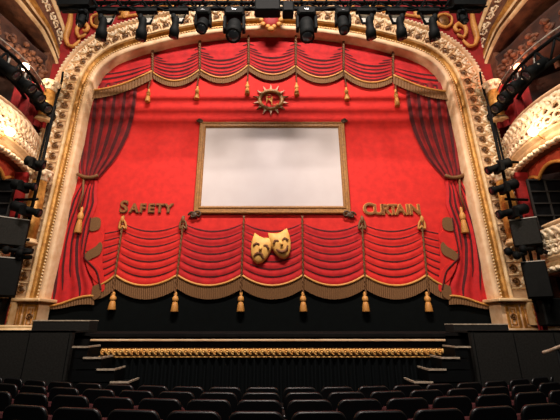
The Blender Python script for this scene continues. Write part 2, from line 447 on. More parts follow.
# --- top swags
tr_ = [(153.5, 44, 74), (200.3, 38, 71), (248.6, 34, 66.5), (295.4, 34, 67.5), (342.8, 38, 72), (391.8, 46, 78)]
tops = [(88, 34, 94)]+tr_+[(455, 34, 95)]
for i in range(7):
    (xa, ta, ya), (xb, tb, yb) = tops[i], tops[i+1]
    sag = [0, 10, 10.5, 9.5, 9.5, 9, 0][i]
    def low(u, xa=xa, xb=xb, ya=ya, yb=yb, sag=sag, i=i):
        x = lerp(xa, xb, u); y = lerp(ya, yb, u)+sag*4*u*(1-u)*.98
        if i == 0: y = lerp(ya, yb, u)-(-4)*math.sin(u*math.pi)*(1 if True else 0)
        if i == 6: y = lerp(ya, yb, u)+4*math.sin(u*math.pi)
        return x, y
    def fn(u, v, low=low, ta=ta, tb=tb):
        x, y = low(u); t0 = min(lerp(ta, tb, u), y-4)-4
        return x, lerp(t0, y, v)
    ln = [.62, .7, .78, .86, .93]+[(.4, .0, .12), (.4, .88, 1), (.5, 0, .2), (.5, .8, 1), (.56, 0, .28), (.56, .72, 1)]
    if i in (0, 6): ln = [.72, .80, .89]
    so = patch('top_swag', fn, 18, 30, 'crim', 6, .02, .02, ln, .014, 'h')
    fringe(low, (8.5 if i in (0, 6) else 5.6), 44, so, .13 if i in (0, 6) else .06)
for k, (x, t, y) in enumerate(tr_):
    dx = [-5, -3, -1.2, 1.2, 3.6, 4.6][k]
    rope(x, t-10, x, y, .045); rope(x, y, x+dx*.85, y+17, .022)
    tassel(x+dx, y+[17, 17, 17, 17, 17, 13][k], y+30, .085)
# --- bottom swags
rp = [(124.5, 112.3), (184.2, 174.6), (244, 240.6), (302, 303.2), (361, 365.5), (420, 428.2)]   # x at y=220 and at y=306
def rx(k, y): a, b = rp[k]; return lerp(a, b, (y-220)/86)
def edge(k, y):
    if k < 0: return lerp(103, 95, (y-220)/86)
    if k > 5: return 2*CX-lerp(103, 95, (y-220)/86)
    return rx(k, y)
for k in range(-1, 6):
    inner = 0 <= k < 5
    pk = 275.5; dip = 10.5
    def low(u, k=k, inner=inner):
        if inner: y = pk+dip*4*u*(1-u)
        elif k < 0: y = pk+8-8*u**2+ (1-u)*3
        else: y = pk+8-8*(1-u)**2+u*3
        return lerp(edge(k, y), edge(k+1, y), u), y
    def fn(u, v, low=low, k=k):
        yt = 222+8*4*u*(1-u) if 0 <= k < 5 else 226+4*(u if k > 0 else 1-u)+3
        y1 = low(u)[1]; y = lerp(yt, y1, v)
        return lerp(edge(k, y), edge(k+1, y), u), y
    nl = 7
    lines = [.03+.945*j/nl for j in range(nl)]
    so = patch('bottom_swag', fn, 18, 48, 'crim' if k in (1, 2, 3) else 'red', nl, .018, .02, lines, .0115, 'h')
    fringe(low, 13.6, 60 if inner else 24, so, .07)
for k in range(6):
    rope(rx(k, 214), 217, rx(k, 296), 297, .03)
    tassel(rx(k, 300), 292, 312 if k else 310, .105)
    # bow finial over each rope
    if k in (0, 1, 4, 5):
        g = MB(); g.use('rope' if k in (1, 4) else 'tassel'); x = rx(k, 221)
        for sx in (-1, 1):
            g.tube(smooth_path([C(x, 227, .12), C(x+sx*3.2, 230, .12), C(x+sx*2.6, 224, .12), C(x, 220, .12)], 4), .03, 6)
        g.blob(C(x, 220.5, .13), (.055, .05, .11)); g.build('finial', parent=sc)
# --- side drapes
def mir(f, s): return (lambda *a: (f(*a)[0] if s < 0 else 2*CX-f(*a)[0], f(*a)[1]))
def interp(tab, y):
    for (y0, x0), (y1, x1) in zip(tab, tab[1:]):
        if y <= y1: return lerp(x0, x1, max(0, (y-y0)/(y1-y0)))
    return tab[-1][1]
UR = [(84, 138), (100, 137), (120, 134), (135, 129.5), (148, 123), (160, 116), (170, 107.5), (180, 98.5)]
UL = [(84, 80), (100, 78), (140, 76), (170, 78), (180, 82)]
LR = [(181, 98.5), (192, 97), (204, 98), (225, 90), (245, 87), (270, 90), (287, 96), (299, 96)]
LL = [(181, 82), (200, 70), (230, 60), (270, 50), (303, 44)]
for s in (-1, 1):
    def fu(u, v): y = lerp(84, 180, v); return lerp(interp(UL, y), interp(UR, y), u), y
    def fd(u, v):
        y = 181+v*(lerp(306, 296.5, u)-181); return lerp(interp(LL, y), interp(LR, y), u), y
    fu, fd = mir(fu, s), mir(fd, s)
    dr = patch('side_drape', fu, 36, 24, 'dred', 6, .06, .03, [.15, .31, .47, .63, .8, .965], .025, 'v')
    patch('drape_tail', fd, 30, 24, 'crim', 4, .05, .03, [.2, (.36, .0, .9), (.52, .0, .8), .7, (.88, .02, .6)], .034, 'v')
    fo = MB()
    X = lambda px, s=s: px if s < 0 else 2*CX-px
    fringe(mir(lambda u: (lerp(44, 96, u), lerp(306.5, 296.5, u)+1.5*math.sin(u*6)), s), lambda u: lerp(2, 9, u), 40, dr, .1, 'tail_fringe')
    g = MB(); g.use('rope').tube(smooth_path([C(X(80), 176, .12), C(X(87), 179, .15), C(X(94), 179.5, .15), C(X(100), 177, .12)], 4), .055, 8); g.build('tieback', parent=sc)
    g = MB(); g.use('rope').tube([C(X(86), 180, .13), C(X(85), 195, .12), C(X(80.5), 211, .12)], .03, 6); g.build('tieback_cord', parent=sc)
    tassel(X(79.5), 208, 234, .1)
    # ruffle with olive lining showing in its turns
    rf = MB(); rf.use('red')
    def pl(pts, off, th=.02): q_ = smooth_path([C(X(a), b, off) for a, b in pts+pts[:1]], 4)[:-1]; rf.plate(q_, (0, -th, 0))
    pl([(95, 218), (103, 220), (106, 235), (104, 262), (106, 290), (97, 288), (92, 270), (86, 258), (86, 244), (92, 232)], .085)
    pl([(103, 232), (96, 236), (88, 246), (89, 252), (100, 247), (106, 240)], .105)
    pl([(87, 258), (92, 262), (99, 266), (104, 274), (103, 284), (96, 280), (90, 270)], .105)
    rf.use('fringe')
    pl([(93, 220), (98, 218.5), (102.5, 220.5), (102, 229), (97, 232), (92, 231)], .12)
    pl([(87.5, 255), (92, 251), (98, 247.5), (102.5, 243), (104.5, 248), (102, 255), (95, 259), (89, 261.5)], .12)
    pl([(95, 287), (101, 284.5), (103.5, 287), (102.5, 296), (96.5, 300), (94, 295)], .12)
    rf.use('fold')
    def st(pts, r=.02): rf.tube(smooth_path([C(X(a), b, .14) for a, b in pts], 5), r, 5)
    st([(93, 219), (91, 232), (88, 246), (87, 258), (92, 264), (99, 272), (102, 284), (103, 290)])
    rf.build('ruffle', parent=sc)
# --- screen
fo = MB(); fo.use('sframe')
oc = [C(199.5, 123), C(344.2, 123), C(350.2, 214.5), C(194.5, 214.5)]; ic = [C(206.2, 128.6), C(337, 128.6), C(342.5, 206.6), C(201.6, 206.6)]
zt, zb = oc[0].z, oc[2].z; xo = (C(347.2, 170).x-C(197, 170).x)/2; xm = (C(347.2, 170).x+C(197, 170).x)/2
zt2, zb2 = ic[0].z, ic[2].z; xo2 = (C(340.2, 168).x-C(203.6, 168).x)/2; xm2 = xm
def ring(prof):
    rows = []
    for t, y in prof:
        a, b, c_, d = lerp(xo, xo2, t), lerp(zt, zt2, t), lerp(zb, zb2, t), y
        rows.append([Vector((xm-a, CY_-d, b)), Vector((xm+a, CY_-d, b)), Vector((xm+a, CY_-d, c_)), Vector((xm-a, CY_-d, c_))])
    return rows
fo.sweep(ring([(0, .0), (0, .07), (.12, .1), (.25, .1), (.35, .075), (.6, .075), (.72, .1), (.85, .1), (1, .05), (1, 0)]), True, False)
fr_o = fo.build('screen_frame', parent=sc)
g = MB(); g.box((xm, CY_-.02, (zt2+zb2)/2), (2*xo2+.02, .04, zt2-zb2+.02)); g.build('screen', 'screen', sc)
for sx in (-1, 1):
    for top in (0, 1):
        x = xm+sx*xo; z = zt if top else zb; g = MB(); g.use('scroll')
        k = .16 if not top else .1; sz = -1 if not top else 1
        for q in range(2):
            c = Vector((x+sx*.02-sx*(q*.16 if not top else .05*q), CY_-.09, z+sz*(.02+.03*(1-q))))
            g.tube([c+Vector((sx*math.cos(a), 0, sz*math.sin(a)))*k*(.3+.7*a/6.3)*.7 for a in [j*.45 for j in range(15)]], .03, 5)
        if not top: g.blob((x-sx*.02, CY_-.08, z-.03), (.11, .04, .1))
        g.build('corner_scroll', parent=fr_o)
# --- sun emblem with monogram
ec = C(270.8, 101); g = MB(); g.use('sframe')
g.tube([ec+Vector((.36*math.cos(a), -.06, .34*math.sin(a))) for a in [k*math.pi/12 for k in range(24)]], .065, 7, True)
for k in range(14):
    a = math.pi/2+2*math.pi*k/14; r1, r2 = .38, .58
    p = [ec+Vector((r1*math.cos(a-.12), -.03, r1*math.sin(a-.12))), ec+Vector((r2*math.cos(a), -.03, r2*math.sin(a))), ec+Vector((r1*math.cos(a+.12), -.03, r1*math.sin(a+.12)))]
    g.plate(p, (0, -.05, 0))
g.build('sun_emblem', parent=sc)
def text(body, size, m, loc, name, parent, ext=.012, bev=0, off=0.0, sx=1):
    cu = bpy.data.curves.new('tmp', 'FONT'); cu.body = body; cu.size = size; cu.extrude = ext; cu.align_x = 'CENTER'; cu.offset = off; cu.bevel_depth = bev
    o = bpy.data.objects.new('tmp', cu); COL.objects.link(o)
    me = bpy.data.meshes.new_from_object(o.evaluated_get(bpy.context.evaluated_depsgraph_get()))
    bpy.data.objects.remove(o); me.transform(Matrix.Translation(Vector(loc)-parent.location) @ Matrix.Rotation(math.pi/2, 4, 'X') @ Matrix.Diagonal((sx, 1, 1, 1)))
    me.materials.clear(); me.materials.append(M[m]); me.name = name
    r = bpy.data.objects.new(name, me); COL.objects.link(r); r.parent = parent; return r
# monogram: interlaced R and L drawn as slim strokes
g = MB(); g.use('trimgold')
def mono(pts): g.tube([ec+Vector((a, -.07, b)) for a, b in pts], .022, 6)
mono([(-.13, -.14), (-.13, .18)]); mono([(-.17, .17), (-.02, .18), (.04, .1), (-.02, .03), (-.12, .02)]); mono([(-.05, .02), (.05, -.13)])
mono([(.03, .1), (.03, -.2), (.2, -.2), (.2, -.14)])
g.build('monogram', parent=sc)
# --- lettering: raised initials, small capitals, light rim behind dark faces
def word(first, rest, px0, px1, py_base, lbl, h0, h1, face, rim):
    w_ = MB(); p0 = C(px0, py_base, .03); p1 = C(px1, py_base, .03)
    n = len(rest); wd = p1.x-p0.x; first_w = wd*.19
    pc = thing('lettering', None, None, (p0.x, p0.y, p0.z)); pc.parent = sc; pc.location = Vector((p0.x, p0.y, p0.z))-sc.location
    pc.name = 'lettering'
    class Q: pass
    def put(ch, x, h, k):
        loc = Vector((x, 0, 0))
        for m, off, y in ((rim, .022, 0), (face, .006, -.022)):
            cu = bpy.data.curves.new('tmp', 'FONT'); cu.body = ch; cu.size = h*1.38; cu.extrude = .012; cu.align_x = 'CENTER'; cu.offset = off
            o = bpy.data.objects.new('tmp', cu); COL.objects.link(o)
            me = bpy.data.meshes.new_from_object(o.evaluated_get(bpy.context.evaluated_depsgraph_get())); bpy.data.objects.remove(o)
            me.transform(Matrix.Translation((x, y, 0)) @ Matrix.Rotation(math.pi/2, 4, 'X'))
            me.materials.clear(); me.materials.append(M[m]); nm = 'letter' if m == rim else 'letter_face'; me.name = nm
            r = bpy.data.objects.new(nm, me); COL.objects.link(r)
            if m == rim: r.parent = pc; par = r
            else: r.parent = par
        # serifs
    put(first, first_w*.42, h0, 0)
    for i, ch in enumerate(rest): put(ch, first_w*1.02+(wd-first_w)*(i+.5)/n, h1, i)
    return pc
word('S', 'AFETY', 119.5, 172.5, 212.6, 'SAFETY', .36, .26, 'letter', 'rope')
word('C', 'URTAIN', 364.5, 418.5, 214.4, 'CURTAIN', .34, .30, 'letter', 'trimgold')
# --- masks
def mask(cx, cy, ang, happy, W, H, off):
    c = C(cx, cy); sx = .0285; R = Matrix.Rotation(ang, 3, 'Y')
    def P(x, y, d): v = R @ Vector((x*sx, 0, -y*sx)); return Vector((c.x+v.x, CY_-d, c.z+v.z))
    out = [(-W, -H), (-W*.45, -H*.86), (0, -H*.8), (W*.45, -H*.86), (W, -H), (W*1.08, -H*.45), (W*1.02, 0), (W*.84, H*.45), (W*.5, H*.83), (0, H), (-W*.5, H*.83), (-W*.84, H*.45), (-W*1.02, 0), (-W*1.08, -H*.45)]
    g = MB(); g.use('mask'); n = len(out)
    rows = [[P(x*k, y*k, d) for x, y in out] for k, d in ((1, .06), (1, off), (.85, off+.05), (.45, off+.09), (.02, off+.1))]
    g.sweep(rows, True); mo = g.build('happy_mask' if happy else 'sad_mask', parent=sc)
    f = MB(); f.use('maskdk')
    for s in (-1, 1):
        e = [(s*W*.75, -H*.12), (s*W*.5, -H*.3), (s*W*.2, -H*.2)] if happy else [(s*W*.78, -H*.1), (s*W*.5, -H*.28), (s*W*.22, -H*.22)]
        f.tube(smooth_path([P(x, y, off+.08) for x, y in e], 4), .035, 6)
    f.build('eyes', parent=mo)
    f = MB(); f.use('maskdk')
    sm = [(-W*.6, H*.28), (-W*.3, H*.5), (0, H*.56), (W*.35, H*.47), (W*.62, H*.2)] if happy else [(-W*.5, H*.6), (-W*.28, H*.38), (0, H*.32), (W*.28, H*.4), (W*.5, H*.62)]
    f.tube(smooth_path([P(x, y, off+.075) for x, y in sm], 4), [.02+.03*math.sin(math.pi*i/16) for i in range(17)], 6); f.build('mouth', parent=mo)
    f = MB(); f.use('mask'); f.tube([P(0, -H*.2, off+.09), P(0, H*.12, off+.14)], [.02, .045], 6); f.build('nose', parent=mo)
mask(260.8, 250, math.radians(13), False, 9.6, 14.6, .1)
mask(281, 245.5, math.radians(-14), True, 9.4, 14.4, .14)
#---PART3---
# ------------------------------------------------------------------ stage front, steps, panels
sf = thing('pit_barrier', 'long black pit barrier below the curtain with gilt carved strip and black pleats', 'barrier', (0, 7.66, fl(7.66)))
def bx(name, px0, px1, y0, y1, Y, dep, m, parent, bev=.008):
    a = B(px0, y0, Y); b = B(px1, y1, Y); g = MB(); g.use(m)
    g.box(((a.x+b.x)/2, Y+dep/2, (a.z+b.z)/2), (abs(b.x-a.x), dep, abs(a.z-b.z)), bev=bev); return g.build(name, parent=parent)
bx('stage_lip', 90, 446, 333.2, 337, 7.6, .1, 'stage', sf)
bx('pale_nosing', 90, 446, 339.2, 341.3, 7.58, .1, 'peach', sf)
bx('lower_strip', 98, 442, 356.2, 357.8, 7.58, .1, 'brass', sf)
g = MB(); p0 = B(100, 352, 7.56); p1 = B(443, 352, 7.56)
g.use('dgilt').box(((p0.x+p1.x)/2, 7.63, p0.z), (p1.x-p0.x, .06, .14))
fz = g.build('gilt_frieze', parent=sf)
n = 58
for i in range(n):
    c = p0.lerp(p1, (i+.5)/n); g = MB(); g.use('brass')
    g.tube([c+Vector((.042*math.cos(a), 0, .045*math.sin(a))) for a in [k*math.pi/5 for k in range(9)]], .019, 5)
    g.blob(c+Vector((.055, -.005, .02)), (.024, .02, .05)); g.blob(c+Vector((0, -.01, 0)), (.022, .02, .022), None, 6, 4)
    g.build('frieze_scroll', parent=fz)
g = MB(); g.use('drape'); zt_ = B(271, 358.5, 7.6).z
g.grid(lambda u, v: (lerp(B(100, 358, 7.6).x, B(443, 358, 7.6).x, u), 7.62-.035*math.sin(u*90*math.pi*2/2)-.02*v, lerp(zt_, fl(7.6)+.02, v)), 360, 3)
g.build('pleated_drape', parent=sf)
for s in (-1, 1):
    side = 'left' if s < 0 else 'right'; X = lambda px, s=s: px if s < 0 else 2*CX-px
    Yf = 7.05
    st = thing('stage_steps', f'black steps with pale nosings climbing to the {side} end of the stage', 'steps', (s*3.5, 7.3, fl(7.1)))
    xs = [88, 101.5, 114.8, 129]; ys = [346.6, 357.6, 369.3, 382]
    x_in = abs(B(75.5, 346, Yf).x)
    ledges = [abs(B(a, b, Yf).x) for a, b in zip(xs, ys)]; zs = [B(a, b, Yf).z for a, b in zip(xs, ys)]
    for i in range(4):
        lo = zs[i+1] if i < 3 else fl(7.05); xo_ = x_in+.0
        g = MB(); g.use('fascia'); g.box((s*(ledges[i]+xo_)/2, Yf+.26, (zs[i]+lo)/2-.012), (xo_-ledges[i], .48, zs[i]-lo-.024))
        so = g.build('tread', parent=st)
        g = MB(); g.use('nosing'); prev = (ledges[i-1] if i else x_in)+.06
        g.box((s*(ledges[i]+prev)/2, Yf+.012, zs[i]-.006), (prev-ledges[i], .03, .03)); g.box((s*(ledges[i]+.014), Yf+.27, zs[i]-.006), (.03, .5, .03))
        g.build('nosing', parent=so)
    # charcoal panel wall in front of the stage end
    pa = B(-40, 330, 7.2); pb = B(73, 331, 7.2)
    g = MB(); g.use('panel'); z0 = fl(7)-.02
    zt3 = B(20, 330.5, 7.2).z
    g.box((s*(abs(pa.x)+abs(pb.x))/2, 7.25, (zt3+z0)/2), (abs(pa.x)-abs(pb.x), .1, zt3-z0))
    for k in range(3):
        xx = lerp(abs(pb.x)+.05, abs(pa.x)-.6, k/2)
        g.use('fascia').box((s*xx, 7.198, (zt3+z0)/2), (.012, .012, zt3-z0))
    g.use('panel').box((s*(abs(pa.x)+abs(pb.x))/2, 7.5, zt3-.02), (abs(pa.x)-abs(pb.x), .6, .04))
    o = tag(g.build('wall_'+side+'_apron'), kind='structure')
    # low grey riser box
    y0, y1 = (320.6, 332) if s < 0 else (324.2, 334.6)
    a = B(X(33) if s < 0 else 508, y0, 7.8); b = B(X(88) if s < 0 else 455, y1, 7.8)
    rb = thing('stage_box', f'low grey flight case lying at the {side} end of the stage', 'box', ((a.x+b.x)/2, 8.0, STAGE_Z))
    g = MB(); g.use('panel'); zt4 = a.z
    g.box(((a.x+b.x)/2, 8.0, (zt4+STAGE_Z)/2), (abs(a.x-b.x), .4, zt4-STAGE_Z), bev=.01); g.build('body', parent=rb)
    g = MB(); g.use('nosing')
    g.box(((a.x+b.x)/2, 7.8, zt4), (abs(a.x-b.x), .022, .022)); g.box(((a.x+b.x)/2, 8.2, zt4), (abs(a.x-b.x), .022, .022))
    g.build('edge_trim', parent=rb)
    # rounded cream plinth step at the foot of the pedestal
    if s < 0:
        p = B(14, 327, 8.2); g = MB(); g.use('cream')
        g.lathe([(.55, 0), (.57, .05), (.5, .07), (.48, .1), (.52, .13), (.45, .15)], Matrix.Translation((p.x, 8.25, STAGE_Z)) @ Matrix.Diagonal((1.1, .6, 1, 1)), 24)
        tag(g.build('column_base'), 'rounded cream plinth at the foot of the left pedestal', 'plinth')
# pale handrail far right
hr = thing('handrail', 'pale handrail on a post by the charcoal panel at the far right', 'handrail', B(556, 380, 6.2))
g = MB(); g.use('nosing'); p = [B(543.5, 352.6, 6.4), B(549, 351, 6.3), B(566, 345, 6.0), B(590, 340, 5.8)]; g.tube(smooth_path(p, 4), .03, 8); g.build('rail', parent=hr)
g = MB(); g.use('black'); q = B(557, 348.5, 6.15); g.tube([q, (q.x, q.y, fl(q.y))], .025, 8); g.build('post', parent=hr)

# ------------------------------------------------------------------ side walls, box arches, boxes
def sprl(g, c, R, r, turns=1.4, th=.03, hand=1):
    n = int(10*turns); pts = []
    for k in range(n+1):
        a = hand*2*math.pi*turns*k/n; q = r*(1-.75*k/n); pts.append(Vector(c)+R @ Vector((q*math.cos(a), q*math.sin(a), 0)))
    g.tube(pts, [th*(1-.5*k/n) for k in range(n+1)], 5)
for s in (-1, 1):
    side = 'left' if s < 0 else 'right'
    X = lambda px, s=s: px if s < 0 else 2*CX-px
    A2, B2 = (s*7.1, 9.2), (s*7.8, 6.0)
    W = lambda px, py, X=X, A2=A2, B2=B2: BW(X(px), py, A2, B2)
    nrm = Vector((-s*3.2, -.7, 0)).normalized()      # into the room
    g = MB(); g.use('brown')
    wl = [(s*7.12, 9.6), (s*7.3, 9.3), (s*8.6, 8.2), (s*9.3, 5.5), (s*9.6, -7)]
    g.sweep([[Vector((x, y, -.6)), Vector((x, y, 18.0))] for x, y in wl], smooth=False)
    tag(g.build('wall_'+side), kind='structure')
    # dark return strip beside the arch
    g = MB(); g.use('umber'); g.box((s*7.22, 9.25, 5.5), (.2, .3, 9.5)); tag(g.build('trim_1' if s < 0 else 'trim_2'), kind='structure')
    # great ornamental arch over the boxes
    ar = thing('box_arch', f'curved gilt archivolt over the {side} side boxes rising past the lighting truss', 'arch', W(57, 85))
    inn = [W(*p) for p in [(58, 86), (57.5, 76), (55, 66), (50, 53), (44, 41), (38, 30.5), (25, 15), (12, 0), (-6, -16), (-30, -34)]]
    out = [W(*p) for p in [(67, 74), (67, 66), (66.5, 57), (65.5, 45), (63, 30), (60, 20), (55, 6), (49, -8), (40, -24), (24, -48)]]
    inn = smooth_path(inn, 5); out = smooth_path(out, 5)
    def band(name, prof, m):
        g = MB(); g.use(m); g.sweep([[a.lerp(b, t)+nrm*d for t, d in prof] for a, b in zip(inn, out)]); return g.build(name, parent=ar)
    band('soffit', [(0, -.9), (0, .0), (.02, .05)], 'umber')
    band('inner_molding', [(.02, .05), (.05, .12), (.1, .12), (.13, .05), (.17, .04), (.2, .1), (.26, .12), (.3, .05)], 'cream')
    band('groove', [(.1, .13), (.13, .06), (.17, .05), (.2, .11)], 'dgilt'); band('fillet', [(.3, .05), (.33, .1), (.42, .1), (.45, .03), (.5, .02)], 'gilt')
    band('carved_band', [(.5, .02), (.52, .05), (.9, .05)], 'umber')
    band('outer_molding', [(.9, .05), (.92, .12), (.98, .12), (1, .03), (1.02, -.4)], 'cream')
    mid = [a.lerp(b, .7)+nrm*.06 for a, b in zip(inn, out)]
    dirs = [(b-a).normalized() for a, b in zip(inn, out)]
    mm = resample(mid, .24); 
    for k in range(len(mm)):
        i = min(range(len(mid)), key=lambda q: (mid[q]-mm[k]).length); d = dirs[i]; t = nrm.cross(d); R = basis(d, t, nrm).to_3x3()
        g = MB(); g.use('ivory'); sprl(g, mm[k], R, .13, 1.2, .04, 1 if k % 2 else -1)
        g.blob(mm[k]+d*.1+t*.08+nrm*.01, (.07, .03, .03), R, 6, 4); g.blob(mm[k]-d*.1-t*.06, (.06, .03, .03), R, 6, 4); g.build('acanthus_scroll', parent=ar)
    # plan line of the bowed box fronts
    plan = smooth_path([Vector((s*x, y, 0)) for x, y in [(7.05, 9.12), (6.86, 8.8), (6.7, 8.3), (6.62, 7.7), (6.66, 7.1), (6.9, 6.4), (7.5, 5.7)]], 6)
    pn = []
    for i in range(len(plan)):
        t = (plan[min(i+1, len(plan)-1)]-plan[max(i-1, 0)]).normalized(); nn = Vector((t.y, -t.x, 0))
        if nn.x*s > 0: nn = -nn
        pn.append(nn)
    def front(nm, m, prof, ztop, parent, wob=None):
        g = MB(); g.use(m)
        g.sweep([[plan[i]+pn[i]*d+Vector((0, 0, ztop+dz+(wob(i, k) if wob else 0))) for k, (d, dz) in enumerate(prof)] for i in range(len(plan))])
        return g.build(nm, parent=parent)
    def box_front(zt, hgt, lbl, motif):
        bxo = thing('theatre_box', lbl, 'balcony', (s*7.0, 8.0, zt-hgt))
        front('top_rail', 'peach', [(-.12, 0), (.1, .0), (.12, -.05), (.06, -.1)], zt, bxo)
        front('carved_front', 'dgilt', [(.06, -.1), (.08, -.18), (.17, -hgt*.36), (.2, -hgt*.5), (.15, -hgt*.66)], zt, bxo)  # dark ground colour stands in for crevice shade between the carved scrolls
        front('lower_molding', 'cream', [(.15, -hgt*.66), (.22, -hgt*.68), (.22, -hgt*.73), (.12, -hgt*.76), (.17, -hgt*.8), (.15, -hgt*.86), (.06, -hgt*.9)], zt, bxo)
        front('soffit', 'umber', [(.06, -hgt*.9), (.0, -hgt*.96), (-.3, -hgt*1.0), (-1.3, -hgt*1.0)], zt, bxo)
        L = 0
        for i in range(1, len(plan)-1, 2):
            n_ = pn[i]; t_ = Vector((0, 0, 1)).cross(n_); R = basis(t_, Vector((0, 0, 1)), n_).to_3x3()
            c = plan[i]+n_*.2+Vector((0, 0, zt-hgt*.4)); g = MB(); g.use(motif)
            k = hgt/1.35
            sprl(g, c+Vector((0, 0, .1*k))+t_*.1, R, .25*k, 1.6, .06, 1 if i % 2 else -1)
            sprl(g, c+Vector((0, 0, -.2*k))-t_*.16, R, .16*k, 1.4, .05, -1 if i % 2 else 1)
            for q in range(4):
                a = random.uniform(0, 6.28); g.blob(c+R @ Vector((.16*math.cos(a), .3*k*math.sin(a), 0)), (.07, .04, .045), R @ Matrix.Rotation(a, 3, 'Z'), 6, 4)
            g.build('acanthus_relief', parent=bxo)
            g = MB(); g.use('ivory'); c2 = plan[i]+n_*.12+Vector((0, 0, zt-hgt*.92))
            for q in (-1, 0, 1): g.blob(c2+t_*q*.1+Vector((0, 0, -.02*(q == 0))), (.07, .07, .1), R, 6, 4)
            g.build('drop_leaf', parent=bxo)
        return bxo
    box_front(EYE+5.28, 1.35, f'ivory carved bow-fronted theatre box on the {side}, level with the white screen', 'ivory')
    box_front(EYE+2.3, 1.15, f'cream carved lower theatre box on the {side}, behind the hanging loudspeakers', 'ivory')
    # upper box, set back in the arch
    ub = thing('upper_box', f'dim brown carved upper box front deep inside the {side} arch', 'balcony', (s*7.6, 8, EYE+7))
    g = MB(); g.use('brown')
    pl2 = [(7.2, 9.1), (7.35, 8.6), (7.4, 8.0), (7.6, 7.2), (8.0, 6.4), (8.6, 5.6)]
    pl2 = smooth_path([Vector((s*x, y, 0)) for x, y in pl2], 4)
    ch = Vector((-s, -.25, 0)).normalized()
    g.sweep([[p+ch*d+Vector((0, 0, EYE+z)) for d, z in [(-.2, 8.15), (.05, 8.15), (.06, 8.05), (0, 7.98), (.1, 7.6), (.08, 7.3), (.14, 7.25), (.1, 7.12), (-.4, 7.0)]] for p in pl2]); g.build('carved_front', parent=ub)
    for i in range(1, len(pl2), 2):
        g = MB(); g.use('umber'); c = pl2[i]+ch*.1+Vector((0, 0, EYE+7.6)); R = basis(Vector((0, 0, 1)).cross(ch), Vector((0, 0, 1)), ch).to_3x3()
        [g.blob(c+Vector((random.uniform(-.1, .1), random.uniform(-.1, .1), random.uniform(-.2, .25))), (.1, .09, .07), None, 6, 4) for _ in range(4)]; sprl(g, c, R, .12, 1.2, .055, 1 if i % 4 == 1 else -1); g.blob(c+Vector((0, 0, -.25)), (.12, .1, .12)); g.build('scroll_relief', parent=ub)
    # small arch ribs with corbel heads
    for j, (pts, hd) in enumerate((([(56, 96), (58, 84), (55, 72), (48, 63), (40, 58), (30, 58)], (49, 62)), ([(-2, 66), (2, 52), (3, 40), (-2, 28), (-8, 18)], (4, 24)))):
        rb = thing('arch_rib', f'slender brown arch rib with carved head inside the {side} box opening' + (', next to the proscenium' if j == 0 else ', at the picture edge'), 'arch', W(*pts[0])-nrm*.5)
        g = MB(); g.use('umber').tube(smooth_path([W(*p)-nrm*.45 for p in pts], 5), .07, 8); g.build('rib', parent=rb)
        g = MB(); g.use('umber'); c = W(*hd)-nrm*.35
        g.blob(c, (.2, .16, .22)); g.blob(c+Vector((0, -.08, -.22)), (.15, .12, .14))
        for q in range(5): a = q*1.25; g.blob(c+Vector((.16*math.cos(a), -.12, .12+.1*math.sin(a))), (.08, .07, .08), None, 6, 4)
        g.build('carved_head', parent=rb)
    # salmon pelmet under the middle box
    pe = thing('box_pelmet', f'salmon scalloped pelmet with gold edging under the {side} carved box', 'pelmet', (s*6.9, 8, EYE+3.6))
    g = MB(); g.use('salmon'); h = MB(); h.use('trimgold'); rows = []; ed = []
    pp = resample([plan[i]-pn[i]*.12 for i in range(len(plan))], .08)
    for i, p in enumerate(pp):
        sc_ = abs(math.sin(i*.08*math.pi/.95)); z0, z1 = EYE+3.98, EYE+3.5+.22*sc_**.7
        rows.append([p+Vector((0, 0, z0)), p+Vector((-s*.03*math.sin(i*1.1), 0, (z0+z1)/2)), p+Vector((0, 0, z1))]); ed.append(p+Vector((-s*.02, 0, z1)))
    g.sweep(rows); g.build('cloth', parent=pe); h.tube(ed, .045, 6); h.build('gold_edging', parent=pe)
    # gilt columns at the arch side
    def column(px, yb, yt, Y, lbl, r):
        b = B(X(px), yb, Y); t = B(X(px), yt, Y); hh = t.z-b.z
        co = thing('column', lbl, 'column', (b.x, Y, b.z))
        MB().use('gilt').lathe([(r, .12*1), (r*1.05, hh*.3), (r*.88, hh-.28)], Matrix.Translation(b), 16).build('shaft', parent=co)
        MB().use('cream').lathe([(r*1.35, 0), (r*1.35, .06), (r*1.1, .08), (r*1.2, .12)], Matrix.Translation(b), 16).build('base', parent=co)
        g = MB(); g.use('ivory').lathe([(r*.9, hh-.28), (r*1.0, hh-.24), (r*1.1, hh-.12), (r*1.5, hh-.04), (r*1.55, hh)], Matrix.Translation(b), 16)
        for q in range(8):
            a = q*math.pi/4; g.blob(b+Vector((r*1.25*math.cos(a), r*1.25*math.sin(a), hh-.1)), (.06, .06, .08), None, 6, 4)
        g.build('capital', parent=co)
    column(43, 122, 84, 8.9, f'gilt column between the {side} box opening and the proscenium arch', .17)
    column(26, 244, 172, 8.75, f'cream and gilt column on the {side} behind the speaker and boom lights', .19)
    # red curtain in the box opening
    g = MB(); g.use('dred'); a = B(X(39), 128, 8.9); b = B(X(30), 88, 8.9)
    g.grid(lambda u, v: (lerp(a.x-s*.15, a.x+s*.55, u), 8.95-.05*math.sin(u*28)-.6*u, lerp(a.z, b.z, v)), 40, 4)
    tag(g.build('box_curtain'), f'dark red curtain hanging in the {side} box opening beside the gilt column', 'curtain')
    # crimson lining and black glazed grid inside the lower opening
    g = MB(); g.use('wred'); a = B(X(10), 240, 8.6); b = B(X(10), 172, 8.6)
    g.box((a.x+s*.12, 8.65, (a.z+b.z)/2), (.34, .08, b.z-a.z)); tag(g.build('trim_3' if s < 0 else 'trim_4'), kind='structure')
    gf = thing('black_grid_screen', f'black gridded screen inside the opening below the {side} salmon pelmet', 'screen', B(X(-10), 230, 8.2))
    a = B(X(4), 228, 8.2); b = B(X(1), 180, 8.2); g = MB(); g.use('black2'); xw = 1.3; zz0, zz1 = a.z, b.z
